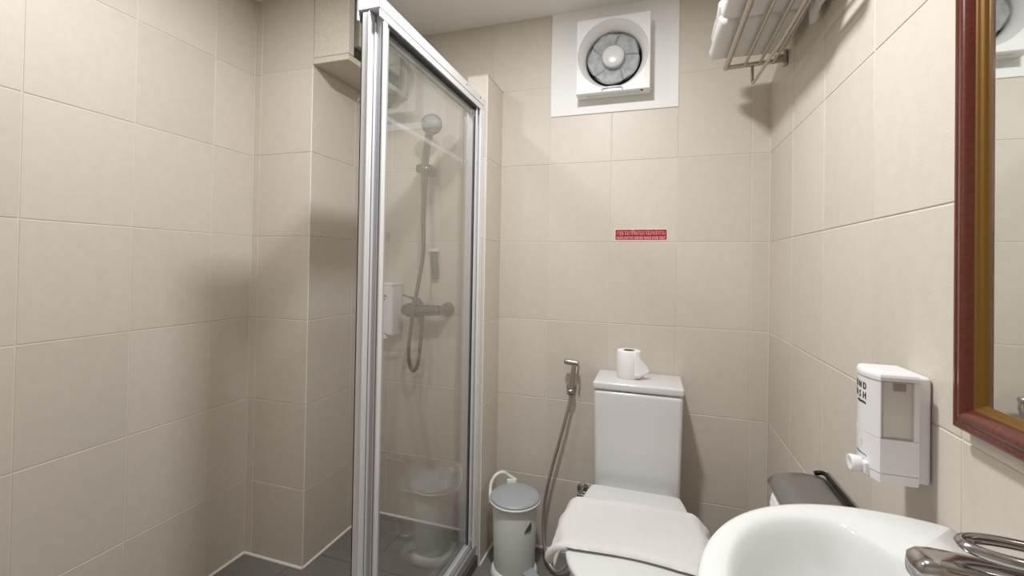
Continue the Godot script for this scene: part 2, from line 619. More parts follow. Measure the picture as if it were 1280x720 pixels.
# ------------------------------------------------------------------ shower screen
func shower_screen() -> void:
	var t := thing("shower_screen", "fixed glass shower screen in a white aluminium frame on the curb", "shower screen", Vector3(XG, 0.042, -1.26))
	var o := -t.position
	var add := func(called: String, a: Vector3, c: Vector3, m: Material, b := 0.0015):
		var s := span(a, c, b)
		return put(called, s[0], m, t, s[1] + o)
	var z0 := PIER_Z + 0.001
	# header: an outer face of two steps over a hollow channel
	var hd: MeshInstance3D = add.call("header_rail", Vector3(XG - 0.07, 1.846, z0), Vector3(XG - 0.004, 1.874, -0.926), M.alu)
	for q in [[0.0, 1.822, 1.8425], [0.0015, 1.8435, 1.8745], [-0.066, 1.822, 1.874]]:
		var s := span(Vector3(XG - 0.005 + q[0], q[1], z0), Vector3(XG + q[0], q[2], -0.926), 0.0012)
		put("rail_lip", s[0], M.alu, hd, s[1] + o - hd.position)
	add.call("bottom_track", Vector3(XG - 0.07, 0.0425, z0), Vector3(XG - 0.006, 0.062, -0.9), M.alu_grey)
	add.call("track_lip", Vector3(XG - 0.008, 0.0425, z0), Vector3(XG, 0.082, -0.9), M.alu_grey)
	add.call("track_lip", Vector3(XG - 0.03, 0.06, z0), Vector3(XG - 0.012, 0.108, -0.948), M.alu)
	# wall jamb against the pier
	add.call("wall_jamb", Vector3(XG - 0.07, 0.083, z0), Vector3(XG + 0.003, 1.821, z0 + 0.008), M.alu)
	add.call("jamb_lip", Vector3(XG - 0.006, 0.083, z0 + 0.009), Vector3(XG + 0.003, 1.821, z0 + 0.03), M.alu)
	# the fixed panel: two stiles and a pane
	var st: MeshInstance3D = add.call("stile", Vector3(XG - 0.03, 0.109, -0.975), Vector3(XG - 0.0065, 1.843, -0.95), M.alu_grey)
	for q in [[-0.006, -0.001, -0.96, -0.944], [-0.0145, -0.011, -0.95, -0.9465], [-0.0305, -0.027, -0.975, -0.944]]:
		var sp := span(Vector3(XG + q[0], 0.109, q[2]), Vector3(XG + q[1], 1.821, q[3]), 0.001)
		put("stile_flange", sp[0], M.alu, st, sp[1] + o - st.position)
	add.call("stile", Vector3(XG - 0.03, 0.109, z0 + 0.031), Vector3(XG - 0.01, 1.843, z0 + 0.05), M.alu)
	add.call("gasket", Vector3(XG - 0.022, 0.11, z0 + 0.05), Vector3(XG - 0.012, 1.82, z0 + 0.055), M.gasket)
	add.call("top_gasket", Vector3(XG - 0.022, 1.812, z0 + 0.055), Vector3(XG - 0.006, 1.82, -0.976), M.gasket)
	put("glass_pane", pane(0.109, 1.813, z0 + 0.055, -0.975), M.glass, t, Vector3(XG - 0.017, 0, 0) + o)
	for z in [-1.45, -1.58]:
		put("rail_screw", lathe([Vector2(0, 0), Vector2(0.003, 0), Vector2(0.003, 0.001), Vector2(0, 0.0014)], 12), M.gasket, t, Vector3(XG + 0.0015, 1.862, z) + o, Basis(Vector3.BACK, -PI / 2))


func pane(y0: float, y1: float, z0: float, z1: float) -> ArrayMesh:
	var st := SurfaceTool.new()
	st.begin(Mesh.PRIMITIVE_TRIANGLES)
	for x in [-0.003, 0.003]:
		face(st, [Vector3(x, y0, z0), Vector3(x, y0, z1), Vector3(x, y1, z1), Vector3(x, y1, z0)], Vector3(0, (y0 + y1) / 2, (z0 + z1) / 2))
	return st.commit()


func sliding_door() -> void:
	var t := thing("sliding_shower_door", "sliding glass shower door pushed open behind the fixed screen", "shower door", Vector3(XG - 0.05, 0.0625, -1.26))
	var o := -t.position
	var add := func(called: String, a: Vector3, c: Vector3, m: Material, b := 0.0015):
		var s := span(a, c, b)
		return put(called, s[0], m, t, s[1] + o)
	var x0 := XG - 0.055
	var x1 := XG - 0.033
	add.call("stile", Vector3(x0, 0.064, -0.955), Vector3(x1, 1.842, -0.928), M.alu)
	add.call("stile_fin", Vector3(x1 - 0.002, 0.064, -0.928), Vector3(x1, 1.842, -0.925), M.alu)
	add.call("seal_strip", Vector3(x0 - 0.006, 0.064, -0.95), Vector3(x0, 1.842, -0.932), M.gasket)
	add.call("stile", Vector3(x0, 0.064, -1.607), Vector3(x1, 1.842, -1.597), M.alu)
	add.call("top_bar", Vector3(x0 + 0.004, 1.815, -1.596), Vector3(x1 - 0.004, 1.84, -0.956), M.alu_grey)
	add.call("bottom_bar", Vector3(x0 + 0.004, 0.064, -1.596), Vector3(x1 - 0.004, 0.1, -0.956), M.alu_grey)
	put("glass_pane", pane(0.1, 1.816, -1.597, -0.956), M.glass, t, Vector3((x0 + x1) / 2, 0, 0) + o)
	add.call("towel_bar", Vector3(x0 - 0.028, 1.614, -1.6), Vector3(x0 - 0.022, 1.63, -0.96), M.clear_bar, 0.003)
	for z in [-1.602, -0.943]:
		add.call("bar_mount", Vector3(x0 - 0.019, 1.616, z - 0.006), Vector3(x0 + 0.002, 1.628, z + 0.006), M.clear_bar, 0.003)


# ------------------------------------------------------------------ basin
func basin_outline(scale: float, seg: int, y: float) -> PackedVector3Array:
	# half an oval on the room side, straight back against the wall
	var c := Vector2(0.322, -0.52)
	var out := PackedVector3Array()
	for k in seg:
		var a := TAU * k / seg
		var d := Vector2(cos(a), sin(a))
		var r := 1.0 / pow(pow(absf(d.x) / 0.27, 2.1) + pow(absf(d.y) / 0.291, 2.1), 1.0 / 2.1)
		var p := c + d * r * scale
		p.x = minf(p.x, XR - 0.001)
		out.append(Vector3(p.x, y, p.y))
	return out


func basin() -> void:
	var seg := 168
	var t := thing("wash_basin", "white ceramic wall basin with an oval bowl under the mirror", "basin", Vector3(0.3, 0.55, -0.52))
	var rows := []
	for q in [[0.25, 0.665], [0.5, 0.675], [0.72, 0.7], [0.88, 0.745], [0.955, 0.785], [0.985, 0.808], [0.998, 0.82], [0.997, 0.828], [0.985, 0.833], [0.962, 0.8345]]:
		rows.append(basin_outline(q[0], seg, q[1]))
	# bowl: its own oval, nearer the room
	for q in [[1.0, 0.8335], [0.975, 0.831], [0.95, 0.8255], [0.92, 0.814], [0.87, 0.787], [0.8, 0.752], [0.68, 0.722], [0.5, 0.705], [0.28, 0.698], [0.09, 0.694]]:
		var row := PackedVector3Array()
		for k in seg:
			var a := TAU * k / seg
			var d := Vector2(cos(a), sin(a))
			var r := 1.0 / pow(pow(absf(d.x) / (0.166 if d.x < 0 else 0.078), 2.1) + pow(absf(d.y) / 0.243, 2.1), 1.0 / 2.1)
			var p: Vector2 = Vector2(0.25, -0.52) + d * r * q[0]
			row.append(Vector3(p.x, q[1] + (0.004 if d.x > 0.3 and q[0] > 0.99 else 0.0), p.y))
		rows.append(row)
	put("bowl", grid(rows, true, false), M.ceramic, t, -t.position)
	put("drain", lathe([Vector2(0, 0), Vector2(0.024, 0), Vector2(0.026, 0.003), Vector2(0.02, 0.005), Vector2(0, 0.003)], 28), M.chrome, t, Vector3(0.25, 0.6945, -0.52) - t.position)
	var prow := []
	for q in [[0.07, 0.36], [0.085, 0.42], [0.1, 0.56], [0.125, 0.64], [0.14, 0.69]]:
		var row := PackedVector3Array()
		for k in 40:
			var a := TAU * k / 40
			row.append(Vector3(minf(0.335 + cos(a) * q[0] * 1.25, XR - 0.001), q[1], -0.52 + sin(a) * q[0]))
		prow.append(row)
	prow.push_front(shrunk(prow[0], Vector3(0.335, 0.36, -0.52)))
	put("shroud", grid(prow, true, false), M.ceramic, t, -t.position)


func faucet() -> void:
	var t := thing("basin_mixer_tap", "chrome basin mixer tap with a looped lever on the basin deck", "tap", Vector3(0.378, 0.8315, -0.525))
	put("body", lathe([Vector2(0, 0), Vector2(0.03, 0), Vector2(0.03, 0.006), Vector2(0.024, 0.012), Vector2(0.0235, 0.09), Vector2(0.025, 0.1), Vector2(0.022, 0.118), Vector2(0.012, 0.126), Vector2(0, 0.127)], 32), M.chrome, t)
	# spout: a flat-topped rounded bar with a drooping nose
	var rows := []
	for q in [[-0.015, 0.075, 0.017, 0.018], [-0.04, 0.0795, 0.018, 0.0155], [-0.08, 0.0835, 0.0185, 0.0135], [-0.11, 0.0855, 0.0185, 0.0125], [-0.122, 0.0845, 0.0175, 0.0125], [-0.129, 0.0825, 0.0145, 0.011], [-0.132, 0.081, 0.009, 0.008]]:
		var row := PackedVector3Array()
		for k in 28:
			var a := TAU * k / 28
			var c := cos(a)
			var s := sin(a)
			row.append(Vector3(q[0], q[1] + signf(s) * pow(absf(s), 0.6) * q[3], signf(c) * pow(absf(c), 0.6) * q[2]))
		rows.append(row)
	rows.append(shrunk(rows[-1], Vector3(-0.132, 0.081, 0)))
	put("spout", grid(rows, true, true), M.chrome, t)
	put("aerator", lathe([Vector2(0, 0), Vector2(0.011, 0), Vector2(0.0125, 0.002), Vector2(0.0125, 0.016), Vector2(0, 0.016)], 24), M.chrome, t, Vector3(-0.113, 0.06, 0))
	# looped lever
	var pts := []
	for k in 41:
		var a := PI * 0.16 + (TAU - PI * 0.32) * k / 40.0
		var c := cos(a)
		pts.append(Vector3(-0.04 + c * 0.05, 0.108 + 0.004 * (0.5 - c * 0.5), sin(a) * 0.0185 * (1.0 - 0.15 * c)))
	put("lever", tube(pts, 0.0062, 12, 0.8), M.chrome, t)
	put("lever_neck", tube([Vector3(-0.014, 0.117, 0), Vector3(0.0, 0.122, 0), Vector3(0.012, 0.122, 0)], [0.009, 0.012, 0.012], 16), M.chrome, t)


# ------------------------------------------------------------------ toilet
func lid_outline(grow: float, y: float, cx := -0.048) -> PackedVector3Array:
	var half := [Vector2(0.0, -1.563), Vector2(0.12, -1.563), Vector2(0.142, -1.559), Vector2(0.151, -1.545), Vector2(0.163, -1.49), Vector2(0.174, -1.42), Vector2(0.18, -1.34), Vector2(0.18, -1.27), Vector2(0.174, -1.2), Vector2(0.158, -1.14), Vector2(0.128, -1.09), Vector2(0.085, -1.058), Vector2(0.04, -1.045)]
	var p := []
	for h in half:
		p.append(Vector3(h.x, 0, h.y))
	p.append(Vector3(0, 0, -1.043))
	for k in range(half.size() - 1, 0, -1):
		p.append(Vector3(-half[k].x, 0, half[k].y))
	p.append(p[0])
	var c := Vector3(0, 0, -1.31)
	var out := PackedVector3Array()
	var sm := smooth_path(p, 4)
	for k in sm.size() - 1:
		var q: Vector3 = c + (sm[k] - c) * Vector3(1.0 + grow / 0.18, 1.0, 1.0 + grow / 0.26)
		out.append(Vector3(q.x + cx, y, q.z))
	return out


func toilet() -> void:
	var t := thing("toilet", "white close-coupled toilet with a tall cistern against the back wall", "toilet", Vector3(-0.048, 0, -1.45))
	var o := -t.position
	# cistern body: slightly wider at the top
	put("cistern", rounded(Vector3(0.303, 0.365, 0.185), 0.014, 4, 1, func(p: Vector3) -> Vector3:
		return p * Vector3(1.0 + 0.02 * p.y / 0.17, 1, 1.0 + 0.03 * p.y / 0.17)), M.cistern_white, t, Vector3(-0.046, 0.5685, -1.7005) + o)
	put("cistern_lid", rounded(Vector3(0.317, 0.029, 0.2), 0.009, 4), M.cistern_white, t, Vector3(-0.046, 0.7675, -1.704) + o)
	var fb := put("flush_button", lathe([Vector2(0, 0), Vector2(0.021, 0), Vector2(0.021, 0.003), Vector2(0.018, 0.0045), Vector2(0, 0.005)], 28), M.steel, t, Vector3(-0.048, 0.7815, -1.735) + o)
	fb.set_meta("label", "round grey flush button")
	# lid, seat, bowl
	for q in [["seat", 0.4, 0.413, -0.004], ["seat_lid", 0.4145, 0.432, 0.0]]:
		var rows := [lid_outline(q[3] - 0.17, q[1]), lid_outline(q[3] - 0.006, q[1]), lid_outline(q[3], q[1] + 0.004), lid_outline(q[3], q[2] - 0.006), lid_outline(q[3] - 0.003, q[2] - 0.0015), lid_outline(q[3] - 0.01, q[2]), lid_outline(q[3] - 0.17, q[2] + 0.002)]
		rows.push_front(shrunk(rows[0], Vector3(-0.048, q[1], -1.31)))
		rows.append(shrunk(rows[-1], Vector3(-0.048, q[2] + 0.002, -1.31)))
		put(q[0], grid(rows, true, false), M.ceramic, t, o)
	var rows := []
	for q in [[-0.085, 0.0, -0.06], [-0.08, 0.02, -0.06], [-0.088, 0.1, -0.06], [-0.075, 0.2, -0.05], [-0.045, 0.3, -0.02], [-0.018, 0.36, 0.0], [-0.01, 0.385, 0.0], [-0.014, 0.398, 0.0], [-0.06, 0.399, 0.0]]:
		var row := lid_outline(q[0], q[1])
		for k in row.size():
			row[k].z += q[2] * (1.0 if row[k].z > -1.4 else 0.4)
		rows.append(row)
	rows.push_front(shrunk(rows[0], Vector3(-0.048, 0.0, -1.35)))
	rows.append(shrunk(rows[-1], Vector3(-0.048, 0.399, -1.31)))
	put("bowl", grid(rows, true, false), M.ceramic, t, o)
	put("rear_shelf", rounded(Vector3(0.26, 0.08, 0.3), 0.02, 4), M.ceramic, t, Vector3(-0.048, 0.362, -1.65) + o)


func lid_half(z: float) -> float:
	if z < -1.49:
		return lerpf(0.151, 0.163, clampf((z + 1.545) / 0.055, 0, 1))
	if z < -1.34:
		return lerpf(0.163, 0.18, (z + 1.49) / 0.15)
	return lerpf(0.18, 0.158, clampf((z + 1.27) / 0.13, 0, 1))


func bath_mat() -> void:
	var t := thing("bath_mat", "white terry bath mat draped over the closed toilet lid", "bath mat", Vector3(-0.048, 0.433, -1.31))
	var n := FastNoiseLite.new()
	n.seed = 5
	n.frequency = 9.0
	var nu := 64
	var nv := 30
	var top := []
	var low := []
	var th := 0.013
	for j in nv + 1:
		var v := float(j) / nv
		var rt := PackedVector3Array()
		var rl := PackedVector3Array()
		for i in nu + 1:
			var u := float(i) / nu
			# arc length across the lid, measured from its middle
			var s := lerpf(-0.232 - 0.004 * v, 0.236, u)
			var zb := lerpf(-1.437, -1.462, u) + 0.006 * sin(u * 9.0)
			var zf := lerpf(-1.176, -1.168, u) + 0.007 * sin(u * 7.0 + 1.0)
			var z := lerpf(zb, zf, v)
			var hw := lid_half(z)
			var side := signf(s)
			var a := absf(s)
			var x := a
			var y := 0.4345
			var over := a - (hw - 0.004)
			if over > 0.0:
				var bend := 0.022
				var most := 1.15 if side < 0 else 0.95
				var ang := minf(over / bend, most)
				x = hw - 0.004 + bend * sin(ang)
				y -= bend * (1.0 - cos(ang))
				var rest := over - ang * bend
				if rest > 0.0:
					x += rest * cos(most)
					y -= rest * sin(most)
					# the hanging edge swings and gathers towards the front
					x += 0.008 * sin(z * 60.0) * clampf(rest * 20.0, 0, 1)
					z += 0.016 * clampf(rest * 9.0, 0, 1) * (v - 0.3)
			var edge := minf(minf(u, 1.0 - u) * 12.0, minf(v, 1.0 - v) * 8.0)
			var lump := n.get_noise_3d(s, v * 0.3, 0.0) * 0.0022 + n.get_noise_2d(s * 4.0, v * 1.3) * 0.0012
			var hem := 0.0035 * exp(-pow((edge - 0.55) * 3.0, 2.0))
			var puff := sqrt(clampf(1.0 - pow(1.0 - clampf(edge * 1.6, 0, 1), 2.0), 0.0, 1.0))
			var nrm := Vector3(0, 1, 0)
			if over > 0.0:
				var ang2 := minf(over / 0.022, 1.15 if side < 0 else 0.95)
				nrm = Vector3(side * sin(ang2), cos(ang2), 0)
			var p := Vector3(-0.048 + side * x, y, z)
			rt.append(p + nrm * (th * 0.5 + th * 0.5 * puff + lump + hem))
			rl.append(p + nrm * (th * 0.5 - th * 0.42 * puff))
		top.append(rt)
		low.append(rl)
	var st := SurfaceTool.new()
	st.begin(Mesh.PRIMITIVE_TRIANGLES)
	add_grid(st, top, false, true)
	add_grid(st, low, false, false)
	for k in [0, nv]:
		add_grid(st, [top[k], low[k]], false, k == nv)
	for k in [0, nu]:
		var a := PackedVector3Array()
		var b := PackedVector3Array()
		for j in nv + 1:
			a.append(top[j][k])
			b.append(low[j][k])
		add_grid(st, [a, b], false, k == 0)
	st.generate_normals()
	put("cloth", st.commit(), M.terry, t, -t.position)
	# rolled corner that hangs at the front left
	put("rolled_corner", tube(smooth_path([Vector3(-0.212, 0.437, -1.178), Vector3(-0.235, 0.428, -1.182), Vector3(-0.252, 0.408, -1.192), Vector3(-0.263, 0.385, -1.204), Vector3(-0.268, 0.368, -1.21)], 6), [0.010, 0.0105, 0.011, 0.0112, 0.0115, 0.0117, 0.012, 0.0125, 0.013, 0.0135, 0.014, 0.0145, 0.015, 0.0155, 0.016, 0.0165, 0.017, 0.0172, 0.0172, 0.017, 0.0165, 0.0155, 0.0135, 0.0105, 0.005], 16), M.terry, t, -t.position)


func toilet_roll() -> void:
	var t := thing("toilet_roll", "white toilet paper roll with a loose sheet on the cistern lid", "toilet paper", Vector3(-0.082, 0.7825, -1.715))
	put("paper", lathe([Vector2(0.021, 0.0), Vector2(0.043, 0.0), Vector2(0.0445, 0.002), Vector2(0.0447, 0.05), Vector2(0.0445, 0.1), Vector2(0.043, 0.102), Vector2(0.021, 0.102)], 40), M.paper, t)
	put("core", lathe([Vector2(0.0195, 0.001), Vector2(0.0212, 0.001), Vector2(0.0212, 0.1015), Vector2(0.0195, 0.1015), Vector2(0.0195, 0.001)], 32), M.card, t)
	put("core_shade_disc", lathe([Vector2(0, 0.002), Vector2(0.0194, 0.002), Vector2(0.0194, 0.0026), Vector2(0, 0.0026)], 24), M.card, t)  # added disc that stands in for the shade down the open core
	# the loose end, folded to a point
	var rows := []
	for i in 15:
		var f := i / 14.0
		var row := PackedVector3Array()
		var x := lerpf(0.022, 0.077, f)
		var y1 := 0.1 - maxf(0.0, f - 0.05) * 0.064
		var y0 := 0.004 + 0.03 * pow(f, 2.2)
		var ztop := 0.0385 - 0.012 * f + 0.003 * sin(f * 5.0)
		for j in 7:
			var g := j / 6.0
			row.append(Vector3(x, lerpf(y0, y1, g), ztop + 0.003 * sin(g * 3.0 + f * 4.0)))
		for j in 7:
			var g := 1.0 - j / 6.0
			row.append(Vector3(x, lerpf(y0, y1, g), ztop - 0.0012 + 0.003 * sin(g * 3.0 + f * 4.0)))
		rows.append(row)
	rows.push_front(shrunk(rows[0], rows[0][3]))
	rows.append(shrunk(rows[-1], rows[-1][3]))
	put("loose_sheet", grid(rows, true, false), M.paper, t)


# ------------------------------------------------------------------ mirror
func mirror() -> void:
	var t := thing("wall_mirror", "rectangular wall mirror in a glossy red-brown wood frame with gilt inner edge", "mirror", Vector3(XR, 1.37, -0.445))
	var y0 := 0.992
	var y1 := 1.76
	var z0 := -0.746
	var z1 := -0.14
	# profile across one frame bar: (inward, out of the wall)
	var outer := [Vector2(0.0, 0.0), Vector2(0.0, 0.014), Vector2(0.002, 0.018), Vector2(0.006, 0.0205), Vector2(0.01, 0.0205), Vector2(0.0125, 0.019), Vector2(0.0135, 0.019)]
	var mid := [Vector2(0.0135, 0.019), Vector2(0.017, 0.022), Vector2(0.022, 0.0225), Vector2(0.026, 0.02), Vector2(0.03, 0.0155), Vector2(0.032, 0.013)]
	var inner := [Vector2(0.032, 0.013), Vector2(0.0335, 0.0135), Vector2(0.0355, 0.0115), Vector2(0.037, 0.009), Vector2(0.0385, 0.009), Vector2(0.0405, 0.0065), Vector2(0.042, 0.003)]
	var ends := [[z0, y0, 1, 1], [z1, y0, -1, 1], [z1, y1, -1, -1], [z0, y1, 1, -1]]
	for k in 4:
		var a: Array = ends[k]
		var b: Array = ends[(k + 1) % 4]
		var bar: MeshInstance3D
		for part in [["frame_bar", outer + mid.slice(1), M.frame_wood], ["gilt_slip", inner, M.gilt]]:
			var rows := []
			for e in [a, b]:
				var row := PackedVector3Array()
				for p in part[1]:
					row.append(Vector3(XR - 0.001 - p.y, e[1] + p.x * e[3], e[0] + p.x * e[2]))
				rows.append(row)
			var mesh := grid(rows, false, true)
			if part[0] == "frame_bar":
				bar = put("frame_bar", mesh, part[2], t, -t.position)
			else:
				put("gilt_slip", mesh, part[2], bar)
	put("glass", box(Vector3(0.004, y1 - y0 - 0.08, z1 - z0 - 0.08), 0.0005), M.mirror, t, Vector3(XR - 0.0035, (y0 + y1) / 2, (z0 + z1) / 2) - t.position)


# ------------------------------------------------------------------ exhaust fan
func exhaust_fan() -> void:
	var c := Vector3(-0.162, 2.049, ZB + 0.0035)
	var t := thing("exhaust_fan", "square white exhaust fan with a grey impeller high on the back wall", "exhaust fan", c)
	var seg := 64
	var sq := func(hx: float, ylo: float, yhi: float, z: float) -> PackedVector3Array:
		var out := PackedVector3Array()
		for k in seg:
			var a := TAU * k / seg
			var d := Vector2(cos(a), sin(a))
			var s := 1.0 / maxf(absf(d.x), absf(d.y))
			var p := d * s
			out.append(Vector3(p.x * hx, p.y * (yhi if p.y > 0 else ylo), z))
		return out
	var ci := func(r: float, z: float) -> PackedVector3Array:
		var out := PackedVector3Array()
		for k in seg:
			var a := TAU * k / seg
			out.append(Vector3(cos(a) * r, sin(a) * r, z))
		return out
	var st := SurfaceTool.new()
	st.begin(Mesh.PRIMITIVE_TRIANGLES)
	for band in [[sq.call(0.143, 0.15, 0.148, 0.0), sq.call(0.143, 0.15, 0.148, 0.03)], [sq.call(0.143, 0.15, 0.148, 0.03), sq.call(0.144, 0.151, 0.149, 0.032)], [sq.call(0.144, 0.151, 0.149, 0.032), sq.call(0.144, 0.151, 0.149, 0.066)],
			[sq.call(0.144, 0.151, 0.149, 0.066), sq.call(0.142, 0.149, 0.147, 0.068)], [sq.call(0.142, 0.149, 0.147, 0.068), ci.call(0.1385, 0.069)], [ci.call(0.1385, 0.069), ci.call(0.1372, 0.065)]]:
		add_grid(st, band, true, true, false)
	add_grid(st, [ci.call(0.1372, 0.065), ci.call(0.132, 0.055), ci.call(0.124, 0.042), ci.call(0.116, 0.026), ci.call(0.112, 0.016), ci.call(0.111, 0.004)], true, true)
	st.generate_normals()
	put("housing", st.commit(), M.fan_white, t)
	put("duct_backing", lathe([Vector2(0, 0), Vector2(0.114, 0), Vector2(0.114, 0.003), Vector2(0, 0.003)], 40), M.dark, t, Vector3(0, 0, 0.001), Basis(Vector3.RIGHT, PI / 2))
	# impeller: five broad overlapping blades
	var rotor := put("impeller", lathe([Vector2(0, 0), Vector2(0.046, 0), Vector2(0.048, 0.012), Vector2(0.046, 0.02), Vector2(0, 0.02)], 32), M.blade, t, Vector3(0, 0, 0.01), Basis(Vector3.RIGHT, PI / 2))
	for b in 5:
		var rows := []
		for i in 9:
			var f := i / 8.0
			var row := PackedVector3Array()
			for s in [0, 1]:
				for j in 15:
					var g := (j if s == 0 else 14 - j) / 14.0
					var r := lerpf(0.04, 0.1055, f) - (0.006 * pow(absf(g * 2.0 - 1.0), 4.0) if i == 8 else 0.0)
					var a := TAU * b / 5.0 + 0.35 + (g - 0.5) * 1.266 + 0.22 * f
					row.append(Vector3(cos(a) * r, 0.009 + 0.0012 * (g - 0.5) + (0.0007 if s == 0 else -0.0007) + 0.004 * f, sin(a) * r))
			rows.append(row)
		rows.push_front(shrunk(rows[0], rows[0][7]))
		rows.append(shrunk(rows[-1], rows[-1][7]))
		put("blade", grid(rows, true, true), M.blade, rotor)
	put("hub_cap", lathe([Vector2(0, 0.0), Vector2(0.0425, 0.0), Vector2(0.044, 0.004), Vector2(0.0435, 0.014), Vector2(0.04, 0.0185), Vector2(0.028, 0.0215), Vector2(0.012, 0.0228), Vector2(0, 0.023)], 40), flat_mat("hub", Color(0.86, 0.85, 0.84), 0.22), t, Vector3(0, 0, 0.03), Basis(Vector3.RIGHT, PI / 2))
	# latch, lamp dot and side screw
	put("latch", tube(smooth_path([Vector3(-0.04, -0.147, 0.068), Vector3(-0.036, -0.137, 0.073), Vector3(0, -0.135, 0.074), Vector3(0.036, -0.137, 0.073), Vector3(0.04, -0.147, 0.068)], 5), 0.0028, 8), M.plastic_white, t)
	put("underside_groove", box(Vector3(0.21, 0.0015, 0.003), 0.0004), M.alu_grey, t, Vector3(0, -0.151, 0.04))
	put("indicator", lathe([Vector2(0, 0), Vector2(0.005, 0), Vector2(0.005, 0.002), Vector2(0, 0.002)], 14), M.dark, t, Vector3(0.113, -0.153, 0.054))
	put("side_screw", tube([Vector3(0.1445, -0.115, 0.03), Vector3(0.153, -0.115, 0.03)], 0.003, 8), M.plastic_white, t)


# ------------------------------------------------------------------ towel rack
func towel_rack() -> void:
	var t := thing("towel_rack", "nickel wire towel rack with a lower hanging rail high on the right wall", "towel rack", Vector3(XR, 1.888, -1.3))
	var o := -t.position
	var y := 1.888
	var za := -1.611
	var zb := -0.99
	for z in [za, zb]:
		put("end_bar", tube([Vector3(0.232, y, z), Vector3(0.408, y + 0.006, z)], 0.0075, 14), M.nickel, t, o)
		put("wall_flange", rounded(Vector3(0.012, 0.052, 0.024), 0.004, 3), M.nickel, t, Vector3(0.4075, y + 0.012, z) + o)
		put("flange_arm", rounded(Vector3(0.03, 0.018, 0.016), 0.004, 3), M.nickel, t, Vector3(0.392, y + 0.016, z) + o)
	put("front_bar", tube([Vector3(0.231, y + 0.001, za - 0.006), Vector3(0.231, y + 0.001, zb + 0.006)], 0.0088, 16), M.nickel, t, o)
	for x in [0.288, 0.332, 0.374]:
		put("shelf_rod", tube([Vector3(x, y, za), Vector3(x, y, zb)], 0.0047, 12), M.nickel, t, o)
	var h := smooth_path([Vector3(0.312, y - 0.004, za), Vector3(0.312, 1.845, za), Vector3(0.3125, 1.832, za + 0.001), Vector3(0.3135, 1.827, za + 0.006), Vector3(0.315, 1.8265, za + 0.014), Vector3(0.322, 1.827, -1.45), Vector3(0.33, 1.827, -1.3), Vector3(0.33, 1.827, zb - 0.014), Vector3(0.33, 1.83, zb - 0.003), Vector3(0.33, 1.845, zb), Vector3(0.33, y - 0.004, zb)], 5)
	put("hanging_rail", tube(h, 0.0048, 12), M.nickel, t, o)


func towels() -> void:
	var n := FastNoiseLite.new()
	n.seed = 9
	n.frequency = 7.0
	var k := 0
	for q in [[-1.5805, -1.3365, "folded white towel at the far end of the wall rack, below the ceiling"], [-1.3305, -1.07, "folded white towel nearer the mirror on the wall rack, with a hanging corner"]]:
		var z0: float = q[0]
		var z1: float = q[1]
		var t := thing("folded_towel", q[2], "towel", Vector3(0.29, 1.8985, (z0 + z1) / 2), 0.0, "folded towels on the wall rack")
		var wide := 0.226
		for layer in 2:
			var hgt := 0.048
			var warp := func(p: Vector3) -> Vector3:
				var w := n.get_noise_3d(p.x * 1.2 + k * 3.0, p.y * 2.0 + layer, p.z * 1.2)
				p += Vector3(0.006 * w, 0.0, 0.005 * w)
				if p.y > 0.0:
					p.y += (0.006 * w - 0.01 * pow(p.x / 0.113, 2.0)) * smoothstep(0.0, 0.022, p.y)
				if p.x > 0.06:
					p.y += 0.004 * sin(p.z * 40.0) * smoothstep(0.06, 0.1, p.x) * smoothstep(-0.01, 0.02, p.y)
				return p
			put("fold", rounded(Vector3(wide - 0.004 * layer, hgt, z1 - z0), 0.0225, 5, 7, warp), M.terry, t, Vector3(-0.003, hgt / 2 + 0.001 + layer * (hgt - 0.003), 0))
		if k == 1:
			# corner that drops between the last rod and the wall
			var rows := []
			for i in 13:
				var f := i / 12.0
				var row := PackedVector3Array()
				var z := lerpf(z0 + 0.012, z1 - 0.02, f) - (z0 + z1) / 2
				var drop := 0.042 - 0.02 * f + 0.006 * sin(f * 9.0)
				for j in 9:
					var g := j / 8.0
					row.append(Vector3(0.1045 + 0.005 * sin(f * 16.0) * g + 0.004 * g, 0.03 - (drop + 0.03) * g, z))
				for j in 9:
					var g := 1.0 - j / 8.0
					row.append(Vector3(0.0965 + 0.005 * sin(f * 16.0) * g + 0.004 * g, 0.03 - (drop + 0.03) * g - 0.003, z))
				rows.append(row)
			rows.push_front(shrunk(rows[0], rows[0][4]))
			rows.append(shrunk(rows[-1], rows[-1][4]))
			put("hanging_corner", grid(rows, true, false), M.terry, t)
		k += 1


# ------------------------------------------------------------------ soap dispenser on the right wall
func text_mesh(s: String, size: float, bold := false) -> TextMesh:
	var f := SystemFont.new()
	f.font_names = PackedStringArray(["Droid Sans"])
	if bold:
		f.font_weight = 700
	var t := TextMesh.new()
	t.text = s
	t.font = f
	t.font_size = 64
	t.pixel_size = size / 46.0
	t.depth = 0.0004
	return t


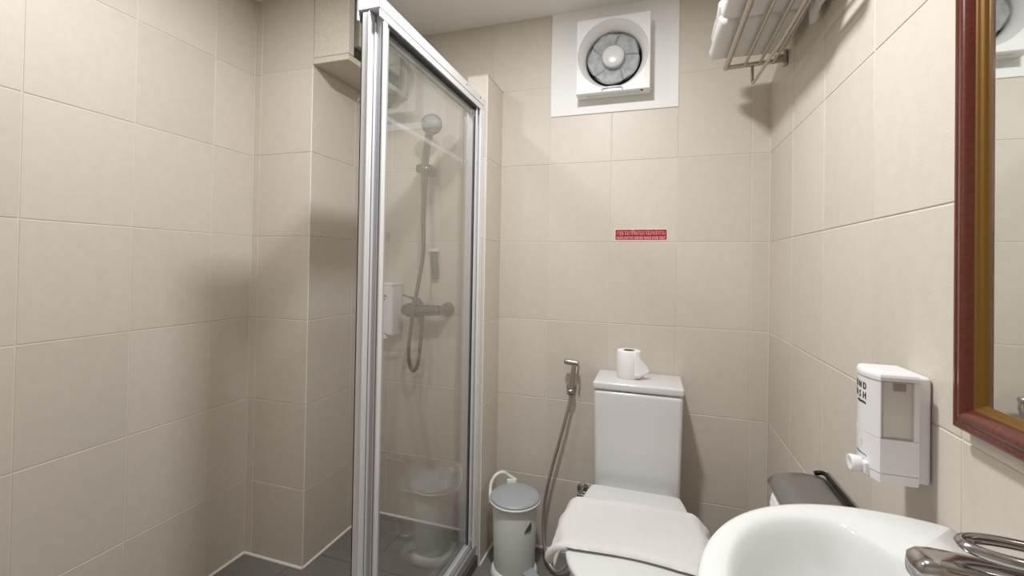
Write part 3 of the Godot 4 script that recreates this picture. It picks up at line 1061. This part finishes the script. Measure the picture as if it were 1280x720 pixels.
func soap_dispenser() -> void:
	var zc := -0.853
	var hw := 0.039
	var t := thing("hand_wash_dispenser", "white hand wash dispenser with a smoky side window on the right wall", "soap dispenser", Vector3(XR, 0.86, zc))
	var o := -t.position
	var front := func(z: float) -> float: return 0.3325 + 6.5 * (z - zc) * (z - zc)
	# cross-section of the body seen from above, between two heights
	var ringy := func(y: float, grow: float, flat := false) -> PackedVector3Array:
		var out := PackedVector3Array()
		for k in 25:
			var z: float = lerpf(zc + hw + grow, zc - hw - grow, k / 24.0)
			out.append(Vector3(front.call(z) - grow, y, z))
		out.append(Vector3(0.392, y, zc - hw - grow))
		out.append(Vector3(0.392, y, zc + hw + grow))
		return out
	var shell := func(levels: Array, m: Material, called: String) -> void:
		var rows := []
		for l in levels:
			rows.append(ringy.call(l[0], l[1]))
		var mid := Vector3(0.365, levels[0][0], zc)
		rows.push_front(shrunk(rows[0], mid))
		rows.append(shrunk(rows[-1], Vector3(0.365, levels[-1][0], zc)))
		var st := SurfaceTool.new()
		st.begin(Mesh.PRIMITIVE_TRIANGLES)
		for r in rows.size() - 1:
			add_grid(st, [rows[r], rows[r + 1]], true, false, false)
		st.generate_normals()
		put(called, st.commit(), m, t, o)
	put("back_plate", rounded(Vector3(0.022, 0.166, 0.07), 0.005, 3), M.plastic_white, t, Vector3(0.4025, 0.956, zc - 0.008) + o)
	shell.call([[0.872, -0.004], [0.874, -0.001], [0.888, 0.0]], M.plastic_white, "base")
	shell.call([[0.889, 0.0005], [0.942, 0.0005]], M.plastic_white, "lower_cover")
	# the front shell leaves the sides open for the windows
	var rows := []
	for y in [0.9425, 1.032]:
		var row := PackedVector3Array()
		for k in 25:
			var z: float = lerpf(zc + hw, zc - hw, k / 24.0)
			row.append(Vector3(front.call(z), y, z))
		for k in 25:
			var z: float = lerpf(zc - hw + 0.002, zc + hw - 0.002, k / 24.0)
			row.append(Vector3(front.call(z) + 0.004, y, z))
		rows.append(row)
	var fs := SurfaceTool.new()
	fs.begin(Mesh.PRIMITIVE_TRIANGLES)
	add_grid(fs, rows, true, false, false)
	fs.generate_normals()
	put("front_cover", fs.commit(), M.plastic_white, t, o)
	put("rear_frame", box(Vector3(0.008, 0.09, 0.078), 0.001), M.plastic_white, t, Vector3(0.389, 0.987, zc) + o)
	var res := put("reservoir", rounded(Vector3(0.041, 0.088, 0.07), 0.004, 3), flat_mat("soap", Color(0.95, 0.935, 0.915), 0.3), t, Vector3(0.3665, 0.987, zc) + o)
	put("pump_cap", box(Vector3(0.016, 0.012, 0.002), 0.0005), flat_mat("pump", Color(0.45, 0.34, 0.32), 0.5), res, Vector3(0.002, 0.036, 0.0355))
	put("window", box(Vector3(0.04, 0.088, 0.002), 0.0005), M.smoky, t, Vector3(0.366, 0.987, zc + hw - 0.001) + o)
	shell.call([[1.0325, 0.0015], [1.038, 0.0015], [1.0415, 0.0], [1.044, -0.004], [1.0455, -0.012]], M.plastic_white, "top_cap")
	put("nozzle_block", rounded(Vector3(0.02, 0.022, 0.03), 0.004, 3), M.plastic_white, t, Vector3(0.338, 0.886, -0.846) + o)
	put("push_button", lathe([Vector2(0, 0.0), Vector2(0.011, 0.0), Vector2(0.0125, 0.004), Vector2(0.0135, 0.016), Vector2(0.0125, 0.019), Vector2(0.009, 0.0175), Vector2(0, 0.0165)], 28), M.plastic_white, t, Vector3(0.332, 0.888, -0.846) + o, Basis(Vector3.BACK, PI / 2))
	# lettering round the curved front
	var line := func(s: String, y: float, size: float, pitch: float) -> void:
		for i in s.length():
			var z: float = zc - 0.011 + ((i - (s.length() - 1) / 2.0) * pitch)
			var slope: float = 13.0 * (z - zc)
			var nrm := Vector3(-1, 0, slope).normalized()
			put("letter", text_mesh(s[i], size, true), M.ink, t, Vector3(front.call(z), y, z) + nrm * 0.0002 + o, facing(nrm))
	line.call("HAND", 1.0155, 0.0105, 0.0135)
	line.call("WASH", 1.0, 0.0105, 0.0135)
	for q in [[0.989, 0.013, 0.0016], [0.905, 0.016, 0.0012]]:
		var pts := []
		for k in 21:
			var z: float = zc + q[1] * (k / 10.0 - 1.0)
			pts.append(Vector3(front.call(z) - 0.0004, q[0] + 0.0016 * sin(k * 1.9), z))
		put("script_mark", tube(pts, q[2] * 0.5, 6), M.ink, t, o)
	put("level_mark", box(Vector3(0.0006, 0.012, 0.0016), 0.0002), M.ink, t, Vector3(front.call(zc + 0.003) - 0.0002, 0.922, zc + 0.003) + o)


# ------------------------------------------------------------------ pedal bin
func bin() -> void:
	var c := Vector3(-0.502, 0.0, -1.628)
	var t := thing("pedal_bin", "pale grey-green pedal bin with a grey lid beside the pier", "bin", c)
	put("base", lathe([Vector2(0, 0.001), Vector2(0.09, 0.001), Vector2(0.0925, 0.006), Vector2(0.09, 0.022), Vector2(0.083, 0.034), Vector2(0.05, 0.036), Vector2(0, 0.036)], 48), M.bin_base, t)
	put("body", lathe([Vector2(0, 0.034), Vector2(0.078, 0.034), Vector2(0.0795, 0.04), Vector2(0.0875, 0.28), Vector2(0.086, 0.284), Vector2(0, 0.284)], 48), M.bin_body, t)
	put("rim", lathe([Vector2(0.084, 0.281), Vector2(0.094, 0.283), Vector2(0.1005, 0.29), Vector2(0.1005, 0.295), Vector2(0.097, 0.2965), Vector2(0.06, 0.2965)], 48), M.bin_base, t)
	put("lid", lathe([Vector2(0, 0.296), Vector2(0.097, 0.2965), Vector2(0.0985, 0.299), Vector2(0.096, 0.304), Vector2(0.083, 0.309), Vector2(0.05, 0.313), Vector2(0, 0.3145)], 48), M.bin_lid, t)
	put("handle", tube(smooth_path([Vector3(-0.096, 0.278, 0.018), Vector3(-0.105, 0.298, -0.002), Vector3(-0.107, 0.325, -0.018), Vector3(-0.094, 0.35, -0.035), Vector3(-0.072, 0.355, -0.058), Vector3(-0.052, 0.335, -0.078), Vector3(-0.025, 0.315, -0.09)], 5), 0.0062, 12, 0.75), M.bin_base, t)
	put("handle_lug", rounded(Vector3(0.04, 0.02, 0.014), 0.005, 3), M.bin_base, t, Vector3(-0.042, 0.312, -0.083), Basis(Vector3.UP, 0.45))
	put("handle_lug", rounded(Vector3(0.014, 0.03, 0.022), 0.005, 3), M.bin_base, t, Vector3(-0.095, 0.279, 0.014))
	var d := Vector3(0.86, 0, 0.51).normalized()
	var pb := Basis(d, Vector3.UP, d.cross(Vector3.UP))
	put("pedal", rounded(Vector3(0.05, 0.012, 0.05), 0.005, 4, 1, func(p: Vector3) -> Vector3: return Vector3(p.x, p.y - 0.25 * p.x, p.z * (1.0 - 6.0 * maxf(p.x, 0.0)))), M.bin_lid, t, d * 0.1 + Vector3(0, 0.042, 0), pb)
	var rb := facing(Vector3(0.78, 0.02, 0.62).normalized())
	put("grip_shade", prism(PackedVector2Array([Vector2(-0.014, -0.012), Vector2(0.012, -0.012), Vector2(0.017, -0.004), Vector2(0.017, 0.02), Vector2(0.006, 0.012), Vector2(-0.006, 0.0)]), -0.002, 0.0012), flat_mat("recess_shade", Color(0.33, 0.36, 0.31), 0.6), t, Vector3(0.78, 0, 0.62).normalized() * 0.0858 + Vector3(0, 0.215, 0), rb)  # raised dark plate whose colour stands in for shade in the cutout


# ------------------------------------------------------------------ hand bidet
func bidet_sprayer() -> void:
	var t := thing("bidet_sprayer", "brushed metal hand bidet sprayer on a hose left of the toilet", "bidet sprayer", Vector3(-0.31, 0.69, ZB))
	var o := -t.position
	var z := ZB + 0.05
	var hk := thing("bidet_holder", "small chrome wall cup that holds the hand bidet sprayer", "sprayer holder", Vector3(-0.318, 0.692, ZB))
	put("wall_plate", lathe([Vector2(0, 0), Vector2(0.021, 0), Vector2(0.021, 0.004), Vector2(0.012, 0.008), Vector2(0.008, 0.03), Vector2(0, 0.03)], 24), M.nickel, hk, Vector3(-0.318, 0.692, ZB + 0.0005) - hk.position, Basis(Vector3.RIGHT, PI / 2))
	put("cup", lathe([Vector2(0.0105, 0), Vector2(0.016, 0), Vector2(0.017, 0.022), Vector2(0.0118, 0.022), Vector2(0.0105, 0)], 24), M.chrome, hk, Vector3(-0.313, 0.678, z - 0.008) - hk.position)
	put("handle", tube([Vector3(-0.312, 0.676, z - 0.008), Vector3(-0.3125, 0.69, z - 0.008), Vector3(-0.31, 0.72, z - 0.006), Vector3(-0.3045, 0.765, z - 0.002), Vector3(-0.301, 0.792, z), Vector3(-0.3, 0.806, z)], [0.0085, 0.0095, 0.0105, 0.0105, 0.0095, 0.008], 16), M.nickel, t, o)
	put("spray_head", tube([Vector3(-0.337, 0.813, z + 0.004), Vector3(-0.334, 0.8128, z + 0.004), Vector3(-0.318, 0.811, z + 0.002), Vector3(-0.29, 0.808, z), Vector3(-0.282, 0.807, z), Vector3(-0.28, 0.8068, z)], [0.0095, 0.0115, 0.0115, 0.0108, 0.0105, 0.008], 20), M.nickel, t, o)
	put("spray_face", tube([Vector3(-0.3384, 0.8131, z + 0.004), Vector3(-0.3365, 0.813, z + 0.004)], 0.0084, 18), M.dark, t, o)
	put("trigger", tube(smooth_path([Vector3(-0.284, 0.803, z), Vector3(-0.281, 0.785, z + 0.001), Vector3(-0.285, 0.765, z + 0.001), Vector3(-0.283, 0.748, z + 0.002)], 4), 0.0042, 10), M.nickel, t, o)
	var h := smooth_path([Vector3(-0.312, 0.677, z - 0.008), Vector3(-0.318, 0.64, z - 0.006), Vector3(-0.336, 0.56, z - 0.004), Vector3(-0.362, 0.46, z), Vector3(-0.392, 0.34, z + 0.004), Vector3(-0.412, 0.22, z + 0.01), Vector3(-0.41, 0.12, z + 0.03), Vector3(-0.385, 0.045, z + 0.07), Vector3(-0.34, 0.022, z + 0.1), Vector3(-0.298, 0.06, z + 0.09), Vector3(-0.275, 0.14, z + 0.05), Vector3(-0.268, 0.22, z - 0.002), Vector3(-0.2675, 0.268, z - 0.012)], 14)
	var rr := []
	for k in h.size():
		rr.append(0.0066 + (0.0004 if k % 2 == 0 else -0.0003))
	put("hose", tube(h, rr, 12), flat_mat("hose_steel", Color(0.72, 0.69, 0.64), 0.36, 0.75), t, o)


func angle_valve() -> void:
	var t := thing("angle_valve", "small chrome angle stop valve on the wall behind the toilet lid", "valve", Vector3(-0.264, 0.281, ZB))
	put("wall_rosette", lathe([Vector2(0, 0), Vector2(0.024, 0), Vector2(0.022, 0.005), Vector2(0.01, 0.008), Vector2(0, 0.008)], 24), M.chrome, t, Vector3(0, 0, 0.0005), Basis(Vector3.RIGHT, PI / 2))
	put("body", tube([Vector3(0, 0, 0.006), Vector3(0, 0, 0.03), Vector3(0, 0, 0.055)], [0.009, 0.0105, 0.0105], 16), M.chrome, t)
	put("outlet", tube([Vector3(-0.0005, -0.02, 0.038), Vector3(-0.0005, 0.0, 0.038)], 0.0085, 14), M.chrome, t)
	put("side_outlet", tube([Vector3(0.0, 0, 0.038), Vector3(0.03, 0.004, 0.038), Vector3(0.05, 0.03, 0.034)], 0.0075, 12), M.chrome, t)
	put("handle", rounded(Vector3(0.028, 0.012, 0.01), 0.004, 3), M.chrome, t, Vector3(0, 0.0, 0.058))


# ------------------------------------------------------------------ shower fittings
func shower_set() -> void:
	var zz := -1.735
	var hk := thing("shower_holder", "chrome wall bracket that holds the hand shower", "shower holder", Vector3(-0.99, 1.632, ZB))
	var o := -hk.position
	put("rosette", lathe([Vector2(0, 0), Vector2(0.024, 0), Vector2(0.023, 0.006), Vector2(0.012, 0.01), Vector2(0, 0.01)], 24), M.dark_chrome, hk, Vector3(-0.99, 1.632, ZB + 0.0005) + o, Basis(Vector3.RIGHT, PI / 2))
	put("arm", tube([Vector3(-0.99, 1.632, ZB + 0.008), Vector3(-0.99, 1.633, ZB + 0.05)], 0.013, 16), M.dark_chrome, hk, o)
	put("cup", tube([Vector3(-1.031, 1.636, ZB + 0.06), Vector3(-1.028, 1.636, ZB + 0.06), Vector3(-1.0, 1.633, ZB + 0.062), Vector3(-0.962, 1.629, ZB + 0.06), Vector3(-0.957, 1.629, ZB + 0.06)], [0.017, 0.02, 0.0215, 0.021, 0.018], 18), M.dark_chrome, hk, o)
	var t := thing("hand_shower", "chrome hand shower with a round head and a hose hanging in the shower", "shower head", Vector3(-0.98, 1.6, ZB))
	o = -t.position
	var tip := Vector3(-0.93, 1.812, -1.69)
	put("handle", tube(smooth_path([Vector3(-0.999, 1.545, -1.752), Vector3(-0.993, 1.62, -1.742), Vector3(-0.978, 1.7, -1.728), Vector3(-0.958, 1.765, -1.712), Vector3(-0.942, 1.802, -1.702)], 4), [0.0125, 0.014, 0.015, 0.0155, 0.016, 0.0163, 0.0165, 0.0165, 0.0165, 0.0165, 0.0165, 0.017, 0.0175, 0.018, 0.0185, 0.019, 0.02], 18), M.dark_chrome, t, o)
	var fn := Vector3(0.36, -0.16, 0.9).normalized()
	var sx := fn.cross(Vector3.UP).normalized()
	var hb := Basis(sx, fn, sx.cross(fn))
	put("shower_head", lathe([Vector2(0, -0.022), Vector2(0.02, -0.02), Vector2(0.038, -0.007), Vector2(0.045, 0.004), Vector2(0.0455, 0.01), Vector2(0.042, 0.014), Vector2(0, 0.014)], 36), M.dark_chrome, t, tip + o, hb)
	put("spray_plate", lathe([Vector2(0, 0.0), Vector2(0.036, 0.0), Vector2(0.035, 0.002), Vector2(0, 0.003)], 36), flat_mat("spray_plate", Color(0.45, 0.46, 0.47), 0.45, 0.4), t, tip + fn * 0.0136 + o, hb)
	var h := smooth_path([Vector3(-0.999, 1.548, -1.752), Vector3(-0.996, 1.5, -1.748), Vector3(-0.99, 1.4, zz), Vector3(-0.987, 1.25, zz), Vector3(-1.0, 1.1, zz + 0.02), Vector3(-1.018, 0.95, zz + 0.035), Vector3(-1.034, 0.82, zz + 0.03), Vector3(-1.034, 0.75, zz + 0.02), Vector3(-1.018, 0.724, zz + 0.015), Vector3(-0.999, 0.75, zz + 0.01), Vector3(-0.99, 0.84, zz + 0.005), Vector3(-0.9905, 0.91, zz), Vector3(-0.9905, 0.951, zz)], 10)
	var hr := []
	for k in h.size():
		hr.append(0.0085 + 0.0055 * clampf(1.0 - k / 34.0, 0.0, 1.0))
	put("hose", tube(h, hr, 14), M.dark_chrome, t, o)
	t = thing("shower_mixer", "chrome wall mixer with a lever in the shower", "mixer tap", Vector3(-0.98, 0.99, ZB))
	o = -t.position
	put("body", tube([Vector3(-1.092, 0.99, zz), Vector3(-1.086, 0.99, zz), Vector3(-1.07, 0.991, zz), Vector3(-1.045, 0.992, zz), Vector3(-1.0, 0.993, zz), Vector3(-0.975, 0.993, zz), Vector3(-0.91, 0.996, zz), Vector3(-0.9, 0.996, zz)], [0.008, 0.019, 0.029, 0.033, 0.032, 0.025, 0.0225, 0.021], 24), M.dark_chrome, t, o)
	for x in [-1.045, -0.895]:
		put("wall_union", tube([Vector3(x, 0.994, ZB + 0.001), Vector3(x, 0.994, ZB + 0.008), Vector3(x, 0.994, ZB + 0.03), Vector3(x, 0.994, ZB + 0.034), Vector3(x, 0.994, zz + 0.012)], [0.034, 0.034, 0.024, 0.02, 0.02], 24), M.dark_chrome, t, o)
	put("lever_hub", tube([Vector3(-1.01, 1.0, zz + 0.005), Vector3(-1.01, 1.035, zz + 0.01), Vector3(-1.01, 1.045, zz + 0.012)], [0.023, 0.022, 0.015], 20), M.dark_chrome, t, o)
	put("lever", tube([Vector3(-1.008, 1.04, zz + 0.01), Vector3(-1.03, 1.05, zz + 0.025), Vector3(-1.06, 1.062, zz + 0.045)], [0.011, 0.009, 0.007], 14, 0.6), M.dark_chrome, t, o)
	put("hose_nut", tube([Vector3(-0.9905, 0.945, zz), Vector3(-0.9905, 0.968, zz)], 0.0125, 14), M.dark_chrome, t, o)


func shower_dispenser() -> void:
	var t := thing("shower_gel_dispenser", "white wall dispenser with dark lettering inside the shower", "soap dispenser", Vector3(-1.185, 0.86, ZB))
	put("case", rounded(Vector3(0.105, 0.222, 0.088), 0.012, 4, 1, func(p: Vector3) -> Vector3:
		return Vector3(p.x, p.y - (0.012 * p.x / 0.05 if p.y < -0.09 else 0.0), p.z + (0.008 * (1.0 - pow(p.x / 0.0525, 2.0)) if p.z > 0.02 else 0.0))), M.plastic_white, t, Vector3(0, 0.13, 0.045))
	put("top_cap", rounded(Vector3(0.106, 0.016, 0.09), 0.006, 3), M.plastic_white, t, Vector3(0, 0.243, 0.046))
	put("nozzle", rounded(Vector3(0.045, 0.03, 0.04), 0.008, 3), M.plastic_white, t, Vector3(0, 0.006, 0.066))
	var z := 0.0972
	put("lettering", text_mesh("SHOWER", 0.0095, true), M.ink, t, Vector3(0.0, 0.192, z))
	put("lettering", text_mesh("CREAM", 0.008, true), M.ink, t, Vector3(0.0, 0.176, z))
	put("script_mark", box(Vector3(0.016, 0.0028, 0.0004), 0.0001), M.ink, t, Vector3(-0.003, 0.162, z))
	put("level_slot", rounded(Vector3(0.007, 0.055, 0.002), 0.0009, 2), flat_mat("slot", Color(0.32, 0.32, 0.32), 0.4), t, Vector3(0.004, 0.095, z))


func soap_holder() -> void:
	var t := thing("shower_hook", "small white wall hook holding a grey-green oval above the shower mixer", "wall hook", Vector3(-0.968, 1.26, ZB))
	put("hook", rounded(Vector3(0.05, 0.016, 0.022), 0.006, 3), M.plastic_white, t, Vector3(0, 0.004, 0.0115))
	put("hook_oval", rounded(Vector3(0.036, 0.125, 0.02), 0.0098, 5, 2, func(p: Vector3) -> Vector3:
		return Vector3(p.x * (0.75 + 0.25 * cos(p.y * 18.0)), p.y, p.z)), flat_mat("scrub", Color(0.36, 0.38, 0.35), 0.6), t, Vector3(0.006, -0.066, 0.012), Basis(Vector3.BACK, 0.1))


# ------------------------------------------------------------------ toilet paper holder
func roll_holder() -> void:
	var t := thing("toilet_paper_holder", "brushed metal toilet paper holder with a curved cover behind the basin", "paper holder", Vector3(XR, 0.66, -1.14))
	var o := -t.position
	var prof := [Vector2(0.404, 0.7), Vector2(0.39, 0.7045), Vector2(0.36, 0.706), Vector2(0.325, 0.703), Vector2(0.3, 0.696), Vector2(0.286, 0.685), Vector2(0.28, 0.676)]
	var rows := []
	for k in 9:
		var f := k / 8.0
		var z := lerpf(-1.222, -1.06, f)
		var row := PackedVector3Array()
		for p in prof:
			row.append(Vector3(p.x, p.y + 0.001, z))
		for i in range(prof.size() - 1, -1, -1):
			row.append(Vector3(prof[i].x + 0.0006, prof[i].y - 0.001, z))
		rows.append(row)
	rows.push_front(shrunk(rows[0], rows[0][3]))
	rows.append(shrunk(rows[-1], rows[-1][3]))
	put("cover", grid(rows, true, true), M.steel, t, o)
	put("hinge_rod", tube(smooth_path([Vector3(0.386, 0.704, -1.236), Vector3(0.4, 0.708, -1.235), Vector3(0.406, 0.71, -1.222), Vector3(0.406, 0.71, -1.2), Vector3(0.406, 0.71, -1.04)], 5), 0.0055, 12), flat_mat("rod_dark", Color(0.2, 0.18, 0.165), 0.25, 0.9), t, o)
	put("wall_plate", rounded(Vector3(0.006, 0.05, 0.17), 0.002, 3), M.steel, t, Vector3(0.411, 0.69, -1.14) + o)
	var r := thing("toilet_roll", "white toilet paper roll under the metal holder behind the basin", "toilet paper", Vector3(0.331, 0.642, -1.215))
	put("paper", lathe([Vector2(0.019, 0.0), Vector2(0.049, 0.0), Vector2(0.05, 0.002), Vector2(0.05, 0.098), Vector2(0.049, 0.1), Vector2(0.019, 0.1), Vector2(0.019, 0.0)], 36), M.paper, r, Vector3(0, 0, 0.02), Basis(Vector3.RIGHT, PI / 2))
	put("tail", box(Vector3(0.001, 0.09, 0.098), 0.0003), M.paper, r, Vector3(-0.0505, -0.045, 0.07))
	put("core", tube([Vector3(0, 0, 0.015), Vector3(0, 0, 0.125)], 0.0185, 20), M.steel, r)


# ------------------------------------------------------------------ sticker on the back wall
func sticker() -> void:
	var t := thing("toilet_notice_sticker", "small red notice sticker with white Thai and English lettering above the toilet", "sticker", Vector3(-0.047, 1.3335, ZB + 0.0006))
	var rr := func(w: float, h: float, r: float) -> PackedVector2Array:
		var out := PackedVector2Array()
		for k in 4:
			var c := Vector2((w / 2 - r) * (1 if k in [0, 3] else -1), (h / 2 - r) * (1 if k < 2 else -1))
			for i in 6:
				var a := PI / 2 * (k + i / 5.0)
				out.append(c + Vector2(cos(a), sin(a)) * r)
		return out
	put("border", prism(rr.call(0.206, 0.0475, 0.006), 0.0, 0.0006), M.sign_white, t)
	put("panel", prism(rr.call(0.199, 0.041, 0.004), 0.0006, 0.0009), M.sign_red, t)
	# Thai line drawn with strokes: each entry is "advance|strokes"
	var G := {"k": "3.9|0 0 0 4.2 .8 6 2.4 6 3.2 4.2 3.2 0", "r": "3.4|0 5 .6 6 2.4 6 2.8 5 .6 4 .6 3.5 2.4 3.4 2.4 .6 1.6 0 1.2 .7", "u": "0|-1.6 -1 -.8 -1 -.8 -2.4", "N": "4.9|0 5.4 .6 6 .6 0 1.4 .8 2 6 2.8 6 3 0 4.2 .8 3.4 1.6",
		"a": "2.9|0 5 .6 6 1.8 6 2.2 5 2.2 0", "o": "3.9|.6 3.4 .4 5 1.2 6 2.8 6 3.2 5 3.2 0 .2 0 0 2.2 .8 2.4", "y": "3.9|0 5.4 .8 6 .8 4 .2 3.2 .8 2.6 .4 0 3.2 0 3.2 6", "1": "0|-.9 7 -.9 8.4", "t": "4.1|0 5.6 .8 5.6 .8 0 2.6 6 3.4 5.2 3.4 0",
		"i": "0|-3.4 7 -2.8 8 -1.2 8 -.8 7 -3.4 7", "2": "0|-2.2 8.6 -1.6 9.2 -1.4 8.4 -.6 9.2", "g": "3.4|0 5.6 .8 6 .9 3 .2 3 1.8 0 2.6 0 2.8 6", "p": "3.9|0 6 .7 4.8 0 3.6 0 0 1.6 2.6 3.2 0 3.2 6", "n": "4|0 5.8 .7 5.8 .7 0 2.6 1 3.4 0 2.6 1 2.6 6",
		"m": "3.9|0 5.8 .8 5.8 .8 .6 0 .6 .8 1.2 3.2 0 3.2 6", "A": "0|-2.8 7 -2.2 7.6 -1.8 7 -1 8.2", "l": "3.7|0 0 0 2.4 1 3.2 2 2.4 3 3.4 3 0;0 5 .8 6 2.4 6 3 5 3 3", "O": "2|1.2 9 .2 8.4 1.4 7.6 1.2 0 0 .8", "T": "3.9|0 0 .7 .6 .3 3 1 4 .2 5 1 6 2.6 6 3.2 5 3.2 0",
		"s": "3.9|0 0 0 2.4 1 3.2 2 2.4;0 5 .8 6 2.4 6 3 5 3 0;2.4 5.8 3.4 7", "w": "3.1|0 5 .6 6 1.8 6 2.4 5 2.4 .6 1.6 0 1.2 .8"}
	var words := "krunNaoya1ti2gp2aonamAylgOTs2wm".replace("kruN", "kruN").replace("krunNa", "kruNa")
	var total := 0.0
	for ch in words:
		total += float(G[ch].split("|")[0])
	var sc := 0.188 / total
	var pen := 0.0
	var st := SurfaceTool.new()
	st.begin(Mesh.PRIMITIVE_TRIANGLES)
	for ch in words:
		var q: PackedStringArray = G[ch].split("|")
		for stroke in q[1].split(";"):
			var v: PackedStringArray = stroke.split(" ")
			for i in range(0, v.size() - 2, 2):
				var a := Vector2(float(v[i]) + pen, float(v[i + 1])) * sc
				var b := Vector2(float(v[i + 2]) + pen, float(v[i + 3])) * sc
				var d := (b - a).normalized() * 0.0004
				var e := Vector2(-d.y, d.x)
				add_prism(st, PackedVector2Array([a - d - e, b + d - e, b + d + e, a - d + e]), 0.0009, 0.0012)
		pen += float(q[0])
	put("lettering", st.commit(), M.sign_white, t, Vector3(-0.093, 0.0005, 0))
	var tm := text_mesh("PLEASE DON'T PUT SANITARY NAPKIN DOWN TOILET", 0.009)
	var w := tm.get_aabb().size.x
	put("lettering", tm, M.sign_white, t, Vector3(0, -0.0125, 0.001), Basis().scaled(Vector3(0.19 / w, 1.15, 1)))
